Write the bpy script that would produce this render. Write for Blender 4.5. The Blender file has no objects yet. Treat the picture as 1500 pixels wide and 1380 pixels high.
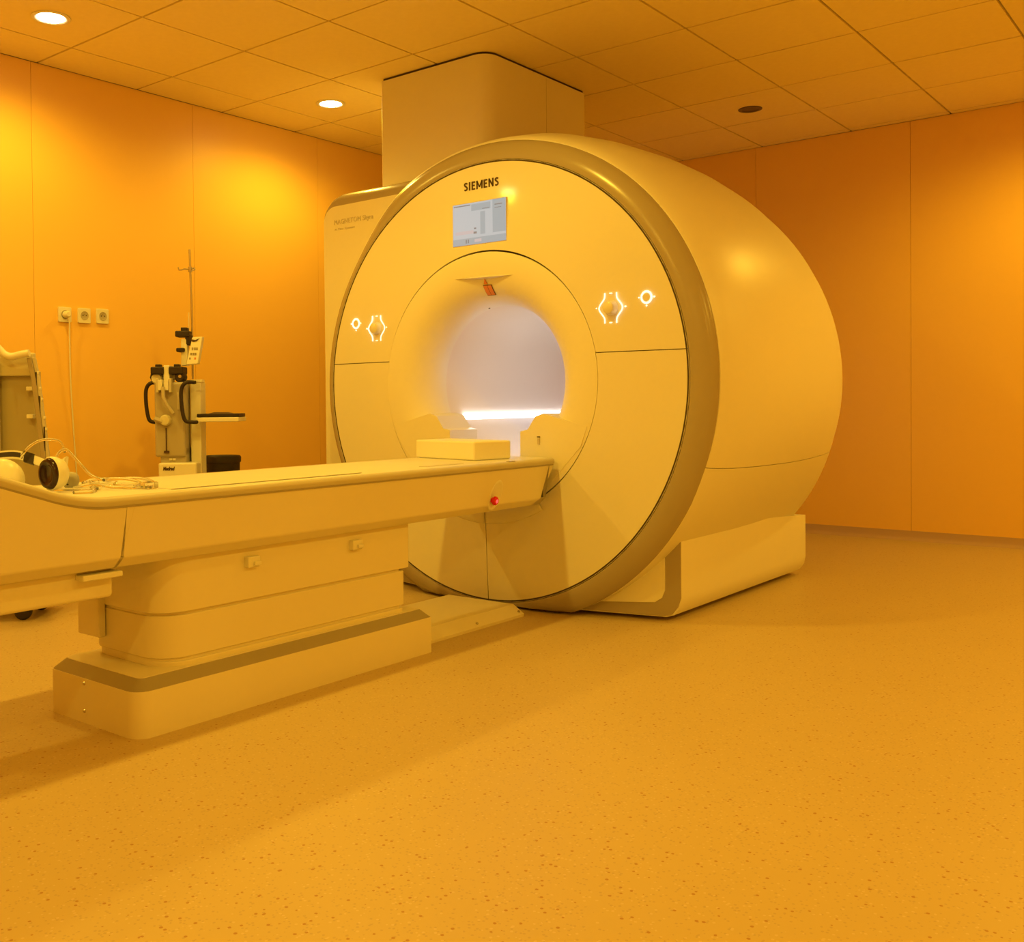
import bpy, bmesh, math, random
from mathutils import Vector, Matrix
random.seed(7)
PI = math.pi
S = bpy.context.scene
COL = S.collection

# ------------------------------------------------------------------ camera
FPX, CX, CY = 1479.75, 612.2, 611.7
YAW, PITCH, ROLL = .7039, .0149, -.0098
EYE = .92
H_ = Vector((-math.sin(YAW), math.cos(YAW), 0)); R0 = Vector((math.cos(YAW), math.sin(YAW), 0))
F_ = math.cos(PITCH) * H_ + Vector((0, 0, -math.sin(PITCH))); U0 = R0.cross(F_)
R_ = math.cos(ROLL) * R0 + math.sin(ROLL) * U0; U_ = -math.sin(ROLL) * R0 + math.cos(ROLL) * U0
cam = bpy.data.cameras.new('camera'); cam.sensor_width = 36; cam.sensor_fit = 'HORIZONTAL'
cam.lens = 36 * FPX / 1500; cam.shift_x = (750 - CX) / 1500; cam.shift_y = -(690 - CY) / 1500
cam.clip_start = .02
co = bpy.data.objects.new('camera', cam); COL.objects.link(co)
m3 = Matrix((R_, U_, -F_)).transposed().to_4x4(); m3.translation = (0, 0, EYE)
co.matrix_world = m3; S.camera = co

# ------------------------------------------------------------------ world, exposure, lamp constants
w = bpy.data.worlds.new('world'); S.world = w; w.use_nodes = True
w.node_tree.nodes['Background'].inputs[0].default_value = (0, 0, 0, 1)
w.node_tree.nodes['Background'].inputs[1].default_value = 0
S.view_settings.view_transform = 'Standard'; S.view_settings.look = 'None'
S.view_settings.gamma = 1; S.view_settings.use_curve_mapping = False
S.view_settings.exposure = 0.1
LAMP_COL = (1.0, .63, .037)
LAMP_W = 53
HZ = 2.6925                         # ceiling height
X0, X1, Y0_, Y1 = -4.88, 2.2, -2.4, 7.01
# recessed downlights: x, y, lit
LAMPS = [(-4.26, 2.46, 1), (-4.26, 4.25, 1), (-4.26, 1.26, 1), (-2.45, 2.46, 1), (-2.45, 6.05, 0), (-2.45, .66, 1),
         (-2.45, -1.14, 1), (-.65, 6.05, 1), (-.65, -1.14, 1), (1.15, 2.46, 1), (1.15, 4.25, 1), (1.15, 6.05, 1), (1.15, .66, 1)]  # last two are unseen, added to lift the back wall and the ambient light

# ------------------------------------------------------------------ materials
MATS = {}
def mat(name, col, rough=.5, metal=0, spec=.5, emit=None, es=0, bump=None, vary=None, coat=0, trans=0, ior=1.45):
    m = bpy.data.materials.new(name); m.use_nodes = True
    nt = m.node_tree; b = nt.nodes['Principled BSDF']
    b.inputs['Base Color'].default_value = (*col, 1); b.inputs['Roughness'].default_value = rough
    b.inputs['Metallic'].default_value = metal; b.inputs['Specular IOR Level'].default_value = spec
    b.inputs['Coat Weight'].default_value = coat; b.inputs['Coat Roughness'].default_value = .08
    b.inputs['Transmission Weight'].default_value = trans; b.inputs['IOR'].default_value = ior
    if emit:
        b.inputs['Emission Color'].default_value = (*emit, 1); b.inputs['Emission Strength'].default_value = es
    tc = nt.nodes.new('ShaderNodeTexCoord')
    if vary:                                   # gentle large-scale colour variation: (scale, amount)
        n = nt.nodes.new('ShaderNodeTexNoise'); n.inputs['Scale'].default_value = vary[0]; n.inputs['Detail'].default_value = 4
        r = nt.nodes.new('ShaderNodeMapRange'); r.inputs['To Min'].default_value = 1 - vary[1]; r.inputs['To Max'].default_value = 1 + vary[1]
        x = nt.nodes.new('ShaderNodeMix'); x.data_type = 'RGBA'; x.blend_type = 'MULTIPLY'; x.inputs[0].default_value = 1
        x.inputs[6].default_value = (*col, 1)
        nt.links.new(tc.outputs['Object'], n.inputs['Vector']); nt.links.new(n.outputs['Fac'], r.inputs['Value'])
        nt.links.new(r.outputs[0], x.inputs[7]); nt.links.new(x.outputs[2], b.inputs['Base Color'])
    if bump:                                   # fine relief: (scale, strength)
        n = nt.nodes.new('ShaderNodeTexNoise'); n.inputs['Scale'].default_value = bump[0]; n.inputs['Detail'].default_value = 3
        k = nt.nodes.new('ShaderNodeBump'); k.inputs['Strength'].default_value = bump[1]; k.inputs['Distance'].default_value = .002
        nt.links.new(tc.outputs['Object'], n.inputs['Vector']); nt.links.new(n.outputs['Fac'], k.inputs['Height'])
        nt.links.new(k.outputs[0], b.inputs['Normal'])
    MATS[name] = m
    return m
mat('cover', (.82, .79, .69), .38, vary=(1.5, .02))
mat('cover_gloss', (.80, .77, .68), .35, spec=.4, vary=(1.5, .02), coat=.6)
mat('grey_trim', (.40, .34, .26), .24, spec=.5, vary=(3, .03))
mat('table_cover', (.80, .74, .58), .4, vary=(2, .03))
mat('table_top', (.74, .72, .68), .45, vary=(6, .04), bump=(60, .1))
mat('rail_grey', (.60, .56, .47), .36)
mat('base_grey', (.36, .32, .24), .38, vary=(5, .05))
mat('wall_panel', (.90, .58, .14), .42, spec=.35, vary=(.8, .03), bump=(250, .04))
mat('wall_backing', (.45, .30, .16), .8, vary=(1, .02))
mat('skirting', (.52, .36, .25), .5, vary=(3, .05))
mat('ceiling_tile', (.95, .80, .42), .85, spec=.2, vary=(30, .04), bump=(300, .25))
mat('ceiling_grid', (.50, .42, .30), .6)
mat('dark_gap', (.06, .04, .025), .8)
mat('black_rubber', (.025, .016, .013), .5, bump=(200, .1))
mat('black_gloss', (.03, .012, .01), .18)
mat('white_plastic', (.80, .78, .70), .35)
mat('foam', (.88, .86, .78), .9, bump=(120, .3))
mat('steel', (.55, .52, .46), .3, metal=1)
mat('injector_body', (.46, .41, .33), .4)
mat('cart_panel', (.66, .62, .46), .4)
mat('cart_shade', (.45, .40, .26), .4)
mat('bulb_grey', (.42, .40, .36), .45)
mat('logo_ink', (.06, .03, .02), .4)
mat('model_ink', (.62, .55, .47), .4)
mat('warning_label', (.72, .26, .10), .5)
mat('red_button', (.75, .02, .03), .25)
mat('estop_glow', (.8, .1, .1), .3, emit=(1, .12, .12), es=.8)
mat('led_white', (.9, .9, .9), .4, emit=(.92, .92, 1), es=7.5)
mat('ring_glow', (.9, .9, .8), .4, emit=(1, .88, .62), es=1.3)
mat('bore_liner', (.80, .73, .64), .45)
mat('clear_tube', (.98, .97, .92), .06, trans=.93, ior=1.4)
mat('screen_bg', (.03, .03, .03), .12, emit=(.62, .64, .63), es=.74)
mat('screen_bar', (.03, .03, .03), .12, emit=(.46, .50, .50), es=.74)
mat('screen_ink', (.1, .1, .1), .2, emit=(.2, .22, .24), es=.72)
mat('screen_pink', (.03, .03, .03), .2, emit=(.72, .60, .57), es=.72)
mat('lamp_glass', (.9, .9, .9), .3, emit=(1, .76, .40), es=40)
mat('lamp_off', (.10, .07, .05), .3)

def floor_material():
    m = bpy.data.materials.new('speckled_vinyl'); m.use_nodes = True; nt = m.node_tree; b = nt.nodes['Principled BSDF']
    b.inputs['Roughness'].default_value = .42; b.inputs['Specular IOR Level'].default_value = .35
    tc = nt.nodes.new('ShaderNodeTexCoord')
    def speck(scale, lo, hi, col, prev, seed):
        v = nt.nodes.new('ShaderNodeTexVoronoi'); v.inputs['Scale'].default_value = scale
        mp = nt.nodes.new('ShaderNodeMapping'); mp.inputs['Location'].default_value = (seed, seed * 2.1, 0)
        nt.links.new(tc.outputs['Object'], mp.inputs[0]); nt.links.new(mp.outputs[0], v.inputs['Vector'])
        sep = nt.nodes.new('ShaderNodeSeparateColor'); nt.links.new(v.outputs['Color'], sep.inputs[0])
        a = nt.nodes.new('ShaderNodeMath'); a.operation = 'GREATER_THAN'; a.inputs[1].default_value = lo; nt.links.new(sep.outputs[0], a.inputs[0])
        d = nt.nodes.new('ShaderNodeMath'); d.operation = 'LESS_THAN'; d.inputs[1].default_value = hi; nt.links.new(v.outputs['Distance'], d.inputs[0])
        f = nt.nodes.new('ShaderNodeMath'); f.operation = 'MULTIPLY'; nt.links.new(a.outputs[0], f.inputs[0]); nt.links.new(d.outputs[0], f.inputs[1])
        x = nt.nodes.new('ShaderNodeMix'); x.data_type = 'RGBA'; nt.links.new(f.outputs[0], x.inputs[0])
        nt.links.new(prev, x.inputs[6]); x.inputs[7].default_value = (*col, 1)
        return x.outputs[2]
    n = nt.nodes.new('ShaderNodeTexNoise'); n.inputs['Scale'].default_value = 1.2; n.inputs['Detail'].default_value = 6
    nt.links.new(tc.outputs['Object'], n.inputs['Vector'])
    cr = nt.nodes.new('ShaderNodeMix'); cr.data_type = 'RGBA'; nt.links.new(n.outputs['Fac'], cr.inputs[0])
    cr.inputs[6].default_value = (.56, .43, .22, 1); cr.inputs[7].default_value = (.60, .46, .24, 1)
    c = cr.outputs[2]
    c = speck(150, .80, .42, (.50, .37, .22), c, 0)
    c = speck(120, .86, .35, (.64, .51, .32), c, 5)
    c = speck(85, .90, .30, (.42, .22, .12), c, 9)
    nt.links.new(c, b.inputs['Base Color'])
    return m
MATS['floor'] = floor_material()

# ------------------------------------------------------------------ mesh helpers
class MB:
    def __init__(s): s.bm = bmesh.new()
    def box(s, x0, x1, y0, y1, z0, z1):
        v = [s.bm.verts.new((x, y, z)) for x in (x0, x1) for y in (y0, y1) for z in (z0, z1)]
        for f in ((0, 1, 3, 2), (4, 6, 7, 5), (0, 4, 5, 1), (2, 3, 7, 6), (0, 2, 6, 4), (1, 5, 7, 3)):
            s.bm.faces.new([v[i] for i in f])
        return s
    def loft(s, rings, close=True, caps=True):
        vs = [[s.bm.verts.new(p) for p in r] for r in rings]
        n = len(vs[0])
        for a, b in zip(vs, vs[1:]):
            for i in range(n if close else n - 1):
                j = (i + 1) % n
                try: s.bm.faces.new((a[i], a[j], b[j], b[i]))
                except ValueError: pass
        if caps:
            for r in (vs[0], vs[-1]):
                try: s.bm.faces.new(r)
                except ValueError: pass
        return s
    def tube(s, pts, r, n=8, closed=False):
        pts = [Vector(p) for p in pts]; rings = []; up = None
        N = len(pts)
        for i, p in enumerate(pts):
            if closed: t = pts[(i + 1) % N] - pts[i - 1]
            else: t = pts[min(i + 1, N - 1)] - pts[max(i - 1, 0)]
            t.normalize()
            if up is None:
                up = Vector((0, 0, 1)) if abs(t.z) < .9 else Vector((1, 0, 0))
            u = up - t * up.dot(t)
            if u.length < 1e-6: u = t.orthogonal()
            u.normalize(); up = u; v = t.cross(u)
            rr = r[i] if isinstance(r, (list, tuple)) else r
            rings.append([p + rr * (math.cos(2 * PI * k / n) * u + math.sin(2 * PI * k / n) * v) for k in range(n)])
        if closed: rings.append(rings[0]); return s.loft(rings, caps=False)
        return s.loft(rings)
    def lathe(s, prof, n=48, M=None, a0=0, a1=2 * PI, caps=False):
        """profile (r, h) revolved round local z"""
        M = M or Matrix(); full = abs(a1 - a0 - 2 * PI) < 1e-6
        k = n if full else n + 1
        rings = [[M @ Vector((r * math.cos(a0 + (a1 - a0) * i / n), r * math.sin(a0 + (a1 - a0) * i / n), h)) for i in range(k)] for r, h in prof]
        return s.loft(rings, close=full, caps=caps)
    def prism(s, poly, fn):
        """poly of 2-D points; fn(u, v, t) for t = 0, 1"""
        return s.loft([[fn(u, v, 0) for u, v in poly], [fn(u, v, 1) for u, v in poly]])
    def build(s, name, m, parent=None, smooth=None, bevel=0, seg=2, solid=0, weld=True):
        if weld: bmesh.ops.remove_doubles(s.bm, verts=s.bm.verts, dist=1e-5)
        bmesh.ops.recalc_face_normals(s.bm, faces=s.bm.faces)
        me = bpy.data.meshes.new(name); s.bm.to_mesh(me); s.bm.free()
        me.materials.append(MATS[m])
        o = bpy.data.objects.new(name, me); COL.objects.link(o)
        if parent: o.parent = parent
        if smooth:
            for p in me.polygons: p.use_smooth = True
            me.set_sharp_from_angle(angle=math.radians(smooth))
        if solid:
            d = o.modifiers.new('thickness', 'SOLIDIFY'); d.thickness = solid; d.offset = -1
        if bevel:
            d = o.modifiers.new('bevel', 'BEVEL'); d.width = bevel; d.segments = seg; d.limit_method = 'ANGLE'; d.angle_limit = math.radians(35)
            d.harden_normals = True
            for p in me.polygons: p.use_smooth = True
        return o
def tag(o, label, cat, group=None):
    o['label'] = label; o['category'] = cat
    if group: o['group'] = group
    return o
def thing(name, label, cat, loc=(0, 0, 0), rz=0, group=None):
    o = bpy.data.objects.new(name, None); COL.objects.link(o); o.location = loc; o.rotation_euler = (0, 0, rz)
    o.empty_display_size = .1
    return tag(o, label, cat, group)
def structure(o): o['kind'] = 'structure'; return o
def rrect(x0, x1, z0, z1, r, n=6, corners=(1, 1, 1, 1)):
    """rounded rectangle, corners order: x1z1, x0z1, x0z0, x1z0; r number or four"""
    rs = r if isinstance(r, (list, tuple)) else [r] * 4
    out = []
    for k, (cx, cz, a) in enumerate(((x1, z1, 0), (x0, z1, 90), (x0, z0, 180), (x1, z0, 270))):
        q = rs[k]
        if q <= 0: out += [(cx, cz)]; continue
        ox = cx - q if cx == x1 else cx + q; oz = cz - q if cz == z1 else cz + q
        out += [(ox + q * math.cos(math.radians(a + 90 * i / n)), oz + q * math.sin(math.radians(a + 90 * i / n))) for i in range(n + 1)]
    return out
def smoothstep(a, b, x):
    t = max(0, min(1, (x - a) / (b - a))); return t * t * (3 - 2 * t)
def text_part(name, body, m, parent, loc, rot, size, width=None, height=None, extrude=.0015, bold=0, shear=0, space=1):
    cu = bpy.data.curves.new(name, 'FONT'); cu.body = body; cu.size = size; cu.extrude = extrude; cu.offset = bold; cu.shear = shear
    cu.space_character = space; cu.align_x = 'LEFT'; cu.resolution_u = 3
    t = bpy.data.objects.new(name, cu); COL.objects.link(t)
    dg = bpy.context.evaluated_depsgraph_get(); me = bpy.data.meshes.new_from_object(t.evaluated_get(dg))
    bpy.data.objects.remove(t); me.name = name
    xs = [v.co.x for v in me.vertices]; ys = [v.co.y for v in me.vertices]
    sx = width / (max(xs) - min(xs)) if width else 1; sy = height / (max(ys) - min(ys)) if height else sx
    x0 = min(xs); y0 = min(ys)
    for v in me.vertices: v.co.x = (v.co.x - x0) * sx; v.co.y = (v.co.y - y0) * sy
    me.materials.clear(); me.materials.append(MATS[m])
    o = bpy.data.objects.new(name, me); COL.objects.link(o); o.location = loc; o.rotation_euler = rot
    if parent: o.parent = parent
    return o
def smooth_path(pts, n=6, closed=False):
    """Catmull-Rom through points"""
    P = [Vector(p) for p in pts]; out = []; N = len(P)
    for i in range(N if closed else N - 1):
        g = (lambda k: P[k % N]) if closed else (lambda k: P[max(0, min(N - 1, k))])
        a, b, c, d = g(i - 1), g(i), g(i + 1), g(i + 2)
        for k in range(n):
            t = k / n
            out.append(.5 * ((2 * b) + (c - a) * t + (2 * a - 5 * b + 4 * c - d) * t * t + (3 * b - a - 3 * c + d) * t ** 3))
    if not closed: out.append(P[-1])
    return out

# ------------------------------------------------------------------ room shell
fl = structure(MB().box(X0 - .1, X1 + .1, Y0_ - .1, Y1 + .1, -.1, 0).build('floor', 'floor'))
ce = structure(MB().box(X0 - .1, X1 + .1, Y0_ - .1, Y1 + .1, HZ + .012, HZ + .1).build('ceiling', 'ceiling_grid'))
gx = [-4.55 + .6 * k for k in range(-1, 13)]; gy = [2.734 + .6 * k for k in range(-9, 8)]
def edges(g, lo, hi): return [lo] + [v for v in g if lo + .03 < v < hi - .03] + [hi]
ex, ey = edges(gx, X0, X1), edges(gy, Y0_, Y1)
tile_mesh = {}
LAMP_R = .075
for i in range(len(ex) - 1):
    for j in range(len(ey) - 1):
        dx, dy = ex[i + 1] - ex[i], ey[j + 1] - ey[j]; cxm, cym = (ex[i] + ex[i + 1]) / 2, (ey[j] + ey[j + 1]) / 2
        key = (round(dx, 3), round(dy, 3))
        if key not in tile_mesh:
            g = .006; hx, hy = dx / 2 - g, dy / 2 - g
            if hx < .01 or hy < .01: continue
            t = MB().box(-hx, hx, -hy, hy, 0, .0125).build('tile', 'ceiling_tile', bevel=0)
            tile_mesh[key] = t.data; o = t
        else:
            o = bpy.data.objects.new('tile', tile_mesh[key]); COL.objects.link(o)
        o.location = (cxm, cym, HZ - random.uniform(0, .0012)); o.parent = ce
def wall(name, box, horizontal, seams, fixed, face, lo, hi):
    """backing slab with panels standing a little proud of it; seams along the wall"""
    wl = structure(MB().box(*box).build(name, 'wall_backing'))
    e = edges(seams, lo, hi)
    for a, b in zip(e, e[1:]):
        g = .001; t = .008
        if horizontal: bx = (a + g, b - g, min(fixed, fixed + face * t), max(fixed, fixed + face * t), .0, HZ - .001)
        else: bx = (min(fixed, fixed + face * t), max(fixed, fixed + face * t), a + g, b - g, .0, HZ - .001)
        MB().box(*bx).build('panel', 'wall_panel', wl)
    return wl
wall('wall_left', (X0 - .1, X0 - .008, Y0_, Y1, 0, HZ), False, [2.70 + 1.017 * k for k in range(-5, 5)], X0 - .008, 1, Y0_, Y1)
wall('wall_back', (X0, X1, Y1 + .008, Y1 + .1, 0, HZ), True, [-1.788 + 1.013 * k for k in range(-3, 4)], Y1 + .008, -1, X0, X1)
wall('wall_right', (X1 + .008, X1 + .1, Y0_, Y1, 0, HZ), False, [2.7 + 1.017 * k for k in range(-5, 5)], X1 + .008, -1, Y0_, Y1)
wall('wall_front', (X0, X1, Y0_ - .1, Y0_ - .008, 0, HZ), True, [-1.788 + 1.013 * k for k in range(-3, 4)], Y0_ - .008, 1, X0, X1)
def baseboard(name, poly, fn):
    structure(MB().prism(poly, fn).build(name, 'skirting', smooth=40))
cove = [(0, 0), (.035, 0), (.022, .004), (.012, .012), (.007, .024), (.006, .062), (0, .062)]
baseboard('baseboard_left', cove, lambda u, v, t: (X0 + u, Y0_ + t * (Y1 - Y0_), v))
baseboard('baseboard_back', cove, lambda u, v, t: (X0 + t * (X1 - X0), Y1 - u, v))
baseboard('baseboard_right', cove, lambda u, v, t: (X1 - u, Y0_ + t * (Y1 - Y0_), v))
baseboard('baseboard_front', cove, lambda u, v, t: (X0 + t * (X1 - X0), Y0_ + u, v))

# ------------------------------------------------------------------ downlights
LL = {0: 'lit recessed ceiling downlight at the upper left corner of the view', 1: 'lit recessed ceiling downlight next to the scanner ceiling shaft',
      4: 'unlit dark recessed downlight in the ceiling near the back wall',
      2: 'lit recessed downlight beside the left wall above the equipment cart', 3: 'lit recessed downlight above the middle of the patient table',
      5: 'lit recessed downlight above the free end of the patient table', 6: 'lit recessed downlight behind the camera in line with the patient table',
      7: 'lit recessed downlight by the back wall, right of the unlit one', 8: 'lit recessed downlight just behind the camera position',
      9: 'lit recessed downlight on the right side level with the patient table', 10: 'lit recessed downlight on the right side level with the scanner front',
      11: 'added unseen downlight in the far right corner by the back wall', 12: 'added unseen downlight to the right of the camera position'}
def downlight(i, x, y, lit):
    lab = LL.get(i, 'lit recessed ceiling downlight outside the view, above the camera side of the room')
    LAMP_R = .075 if lit else .058
    t = thing('ceiling_downlight', lab, 'ceiling light', (x, y, HZ), 0, 'recessed ceiling downlights')
    MB().lathe([(LAMP_R - .012, .004), (LAMP_R - .012, -.003), (LAMP_R - .004, -.007), (LAMP_R + .012, -.004), (LAMP_R + .012, .001)], 32).build('trim_ring', 'white_plastic' if lit else 'lamp_off', t, smooth=40)
    MB().lathe([(0, -.0135 if lit else -.003), (.03, -.0125 if lit else -.0028), (LAMP_R - .012, -.003 if lit else -.0015)], 32).build('lens', 'lamp_glass' if lit else 'lamp_off', t, smooth=60)
    if lit:
        l = bpy.data.lights.new('downlight_lamp', 'SPOT'); l.energy = LAMP_W * (.62 if x < -4 else 1); l.color = LAMP_COL; l.spot_size = math.radians(168); l.spot_blend = .6
        l.shadow_soft_size = .05
        lo = bpy.data.objects.new('downlight_lamp', l); COL.objects.link(lo); lo.location = (0, 0, -.05); lo.parent = t
for i, (x, y, lit) in enumerate(LAMPS): downlight(i, x, y, lit)

# ------------------------------------------------------------------ the scanner
XC, ZC, YF = -2.71, 1.01, 3.66
FLOOR_CLEAR = .012
mri = thing('mri_scanner', 'large cream cylindrical scanner with round front, grey band and open bore', 'scanner', (XC, YF, 0))
def P(x, y, z): return (x - XC, y - YF, z)            # world to scanner local
RX, RZ = .978, .990                                    # front disc half width and half height
def disc_pt(r, ang, y):                                # r as fraction of disc radius in metres (0.983 nominal)
    x = r * math.cos(ang) * RX / .983; z = ZC + r * math.sin(ang) * RZ / .983
    return (x, y, max(z, FLOOR_CLEAR))
def dome(r): return .028 * (r * r - .583 * .583) - .005
def annulus(name, r0, r1, a0, a1, m, gap=.002):
    """front cover sector between two radii, gently domed, with returns into the joint"""
    n = max(8, int(abs(a1 - a0) / math.radians(2.5)))
    rs = [r0 + (r1 - r0) * k / 8 for k in range(9)]
    prof = [(rs[0], .03)] + [(r, dome(r)) for r in rs] + [(rs[-1], .03)]
    rings = []
    for r, y in prof:
        row = []
        for i in range(n + 1):
            a = a0 + (a1 - a0) * i / n
            d = gap / r
            if i == 0: a += d
            if i == n: a -= d
            row.append(disc_pt(r, a, y))
        rings.append(row)
    b = MB().loft(rings, close=False, caps=False)
    return b.build(name, m, mri, smooth=50, solid=.004)
RD, RG = .983, .583
ZL = 1.118
# panel joint: horizontal line left and right at z = ZL, vertical line below
aR = math.asin((ZL - ZC) / .78); 
def sector(name, a0, a1):
    """cover sector whose straight ends lie on a horizontal / vertical joint"""
    n = 56; K = 10
    b = MB(); rows = []
    for k in range(-1, K + 2):
        r = RG + .002 + (RD - .002 - RG - .002) * max(0, min(K, k)) / K
        y = .03 if k in (-1, K + 1) else dome(r)
        st = a0(r); en = a1(r)
        rows.append([disc_pt(r, st, .03)] + [disc_pt(r, st + (en - st) * i / n, y) for i in range(n + 1)] + [disc_pt(r, en, .03)])
    b.loft(rows, close=False, caps=False)
    return b.build(name, 'cover_gloss', mri, smooth=40)
dz = ZL - ZC
g = .0018
sector('front_cover', lambda r: math.asin((dz + g) / r), lambda r: PI - math.asin((dz + g) / r))
sector('front_cover', lambda r: PI - math.asin((dz - g) / r), lambda r: 1.5 * PI - g / r)
sector('front_cover', lambda r: -PI / 2 + g / r, lambda r: math.asin((dz - g) / r))
# dark backing seen only through the joints
n = 96
MB().loft([[disc_pt(r, 2 * PI * i / n, .012) for i in range(n)] for r in (RG - .02, RD - .003)], caps=False).build('joint_backing', 'dark_gap', mri)
# bore funnel: flat lip then a quarter ellipse into the bore
prof = [(RG - .002, .03), (RG - .002, -.006), (.565, -.008), (.545, -.009)]
A, B = .165, .17
rb = .352
for k in range(0, 15):
    t = PI / 2 * k / 14
    prof.append((rb + A * (1 - math.sin(t)) + (.545 - rb - A) * (1 - k / 14) * 0, -.009 + B * (1 - math.cos(t))))
MYl = Matrix(((1, 0, 0, 0), (0, 0, 1, 0), (0, 1, 0, ZC), (0, 0, 0, 1)))    # lathe axis along +Y through bore centre
MB().lathe(prof, 96, MYl).build('bore_funnel', 'cover', mri, smooth=50)
YB = B - .009
MB().lathe([(rb, YB), (rb, YB + .002), (rb, 1.64), (.42, 1.70)], 96, MYl).build('bore_tube', 'bore_liner', mri, smooth=50)
for s0, s1 in ((-120, -90.2), (-89.8, -61)):
    MB().loft([[disc_pt(r, math.radians(s0 + (s1 - s0) * i / 24), y) for i in range(25)] for r, y in ((.545, -.004), (.55, -.0105), (.60, -.0112), (.63, -.0085), (.635, -.002))], close=False, caps=False).build('lower_apron', 'cover_gloss', mri, smooth=50, solid=.002)
# overhang lip above the bore
lip = []
for i in range(21):
    u = -1 + i / 10
    lip.append(u)
b = MB(); rings = []
for u in lip:
    x = .175 * u; hgt = .016 * (1 - u * u); z = ZC + .47 - .004 * u
    yb = -.006
    rings.append([(x, yb, z + .010 * (1 - abs(u))), (x, yb - hgt, z - hgt * .2), (x, yb + .03, z - hgt), (x, yb + .05, z + .004)])
b.loft(rings).build('bore_lip', 'cover_gloss', mri, smooth=60)
# warning label under the lip (sits on the funnel slope)
wl = MB()
def funnel_y(r):
    s = max(0, min(1, 1 - (r - rb) / A)); return -.009 + B * (1 - math.cos(math.asin(s)))
def on_funnel(x, z, off=.002):
    r = math.hypot(x, z - ZC); return (x, funnel_y(r) - off, z - off * .5)
def label_quad(x0, x1, z0, z1, off, m, name, par, nx=4):
    b = MB(); rows = []
    for k in range(nx + 1):
        z = z0 + (z1 - z0) * k / nx
        rows.append([on_funnel(x0 + (x1 - x0) * i / nx, z, off) for i in range(nx + 1)])
    return b.loft(rows, close=False, caps=False).build(name, m, par, solid=.0004)
lb = label_quad(-.014, .034, 1.402, 1.446, .002, 'logo_ink', 'warning_label', mri)
label_quad(-.012, .0085, 1.404, 1.444, .0035, 'warning_label', 'label_field', lb)
label_quad(.0105, .032, 1.404, 1.444, .0035, 'warning_label', 'label_field', lb)
tri = MB(); tri.loft([[on_funnel(-.006, 1.450, .002), on_funnel(.014, 1.450, .002), on_funnel(.004, 1.474, .002)],
                      [on_funnel(-.006, 1.450, .004), on_funnel(.014, 1.450, .004), on_funnel(.004, 1.474, .004)]])
tri.build('warning_triangle', 'warning_label', mri)
MB().lathe([(0, -.003), (.004, -.003), (.004, .003)], 12, Matrix.Translation((-.075, YB - .02, ZC + rb - .006)) @ Matrix.Rotation(-PI / 2, 4, 'X')).build('sensor_dot', 'logo_ink', mri)
# light strips along the bore
def bore_strip(side):
    b = MB(); a = math.radians(180 + 27.5) if side < 0 else math.radians(-27.5)
    for aa in (0,):
        c, s = math.cos(a), math.sin(a); x, z = (rb - .003) * c, ZC + (rb - .003) * s
        b.box(x - .004, x + .004, .25, 1.60, z - .014, z + .014)
    b.build('bore_light', 'led_white', mri)
bore_strip(-1); bore_strip(1)
# side rails of the bore floor
for sx in (-1, 1):
    b = MB(); b.box(min(sx * .30, sx * .315), max(sx * .30, sx * .315), .2, 1.62, .765, .80); b.build('bore_rail', 'white_plastic', mri, bevel=.003)
MB().box(-.24, .24, .1, 1.62, .64, .655).build('bore_floor', 'bore_liner', mri, bevel=.003)
# guides either side of the docking opening
for sx in (-1, 1):
    poly = [(.195, .58), (.196, .790), (.235, .798), (.275, .855), (.315, .868), (.53, .812), (.50, .73), (.36, .58)]
    b = MB(); rings = []
    for y, k in ((-.0095, .004), (-.0100, 0), (.20, 0)):
        cxp = sum(p[0] for p in poly) / len(poly); czp = sum(p[1] for p in poly) / len(poly)
        rings.append([(sx * (cxp + (p[0] - cxp) * (1 - k)), y, czp + (p[1] - czp) * (1 - k)) for p in poly])
    go = b.loft(rings).build('docking_guide', 'cover', mri, bevel=.005, seg=3)
    if sx > 0:
        MB().box(.285, .300, -.0135, -.011, .765, .769).build('guide_mark', 'logo_ink', mri)
        MB().box(.287, .298, -.0135, -.011, .735, .760).build('guide_mark', 'model_ink', mri)
# grey band round the front
bp = [(RD + .0005, .034), (RD + .0005, .015), (RD + .010, .0125), (RD + .04, .019), (RD + .07, .031), (1.078, .05), (1.080, .065)]
n = 144
def band_pt(k, i):
    r, y = bp[k]; an = 2 * PI * i / n; d = math.degrees(an) % 360
    lf = smoothstep(116, 146, d) * (1 - smoothstep(218, 242, d))
    r -= lf * .045 * max(0, (r - RD) / (1.08 - RD))
    kx, kz = (1, 1) if k >= 4 else (RX / .983, RZ / .983)
    return (r * math.cos(an) * kx, y, max(FLOOR_CLEAR, ZC + r * math.sin(an) * kz))
MB().loft([[band_pt(k, i) for i in range(n)] for k in range(len(bp))], caps=False).build('grey_band', 'grey_trim', mri, smooth=50)
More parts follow.
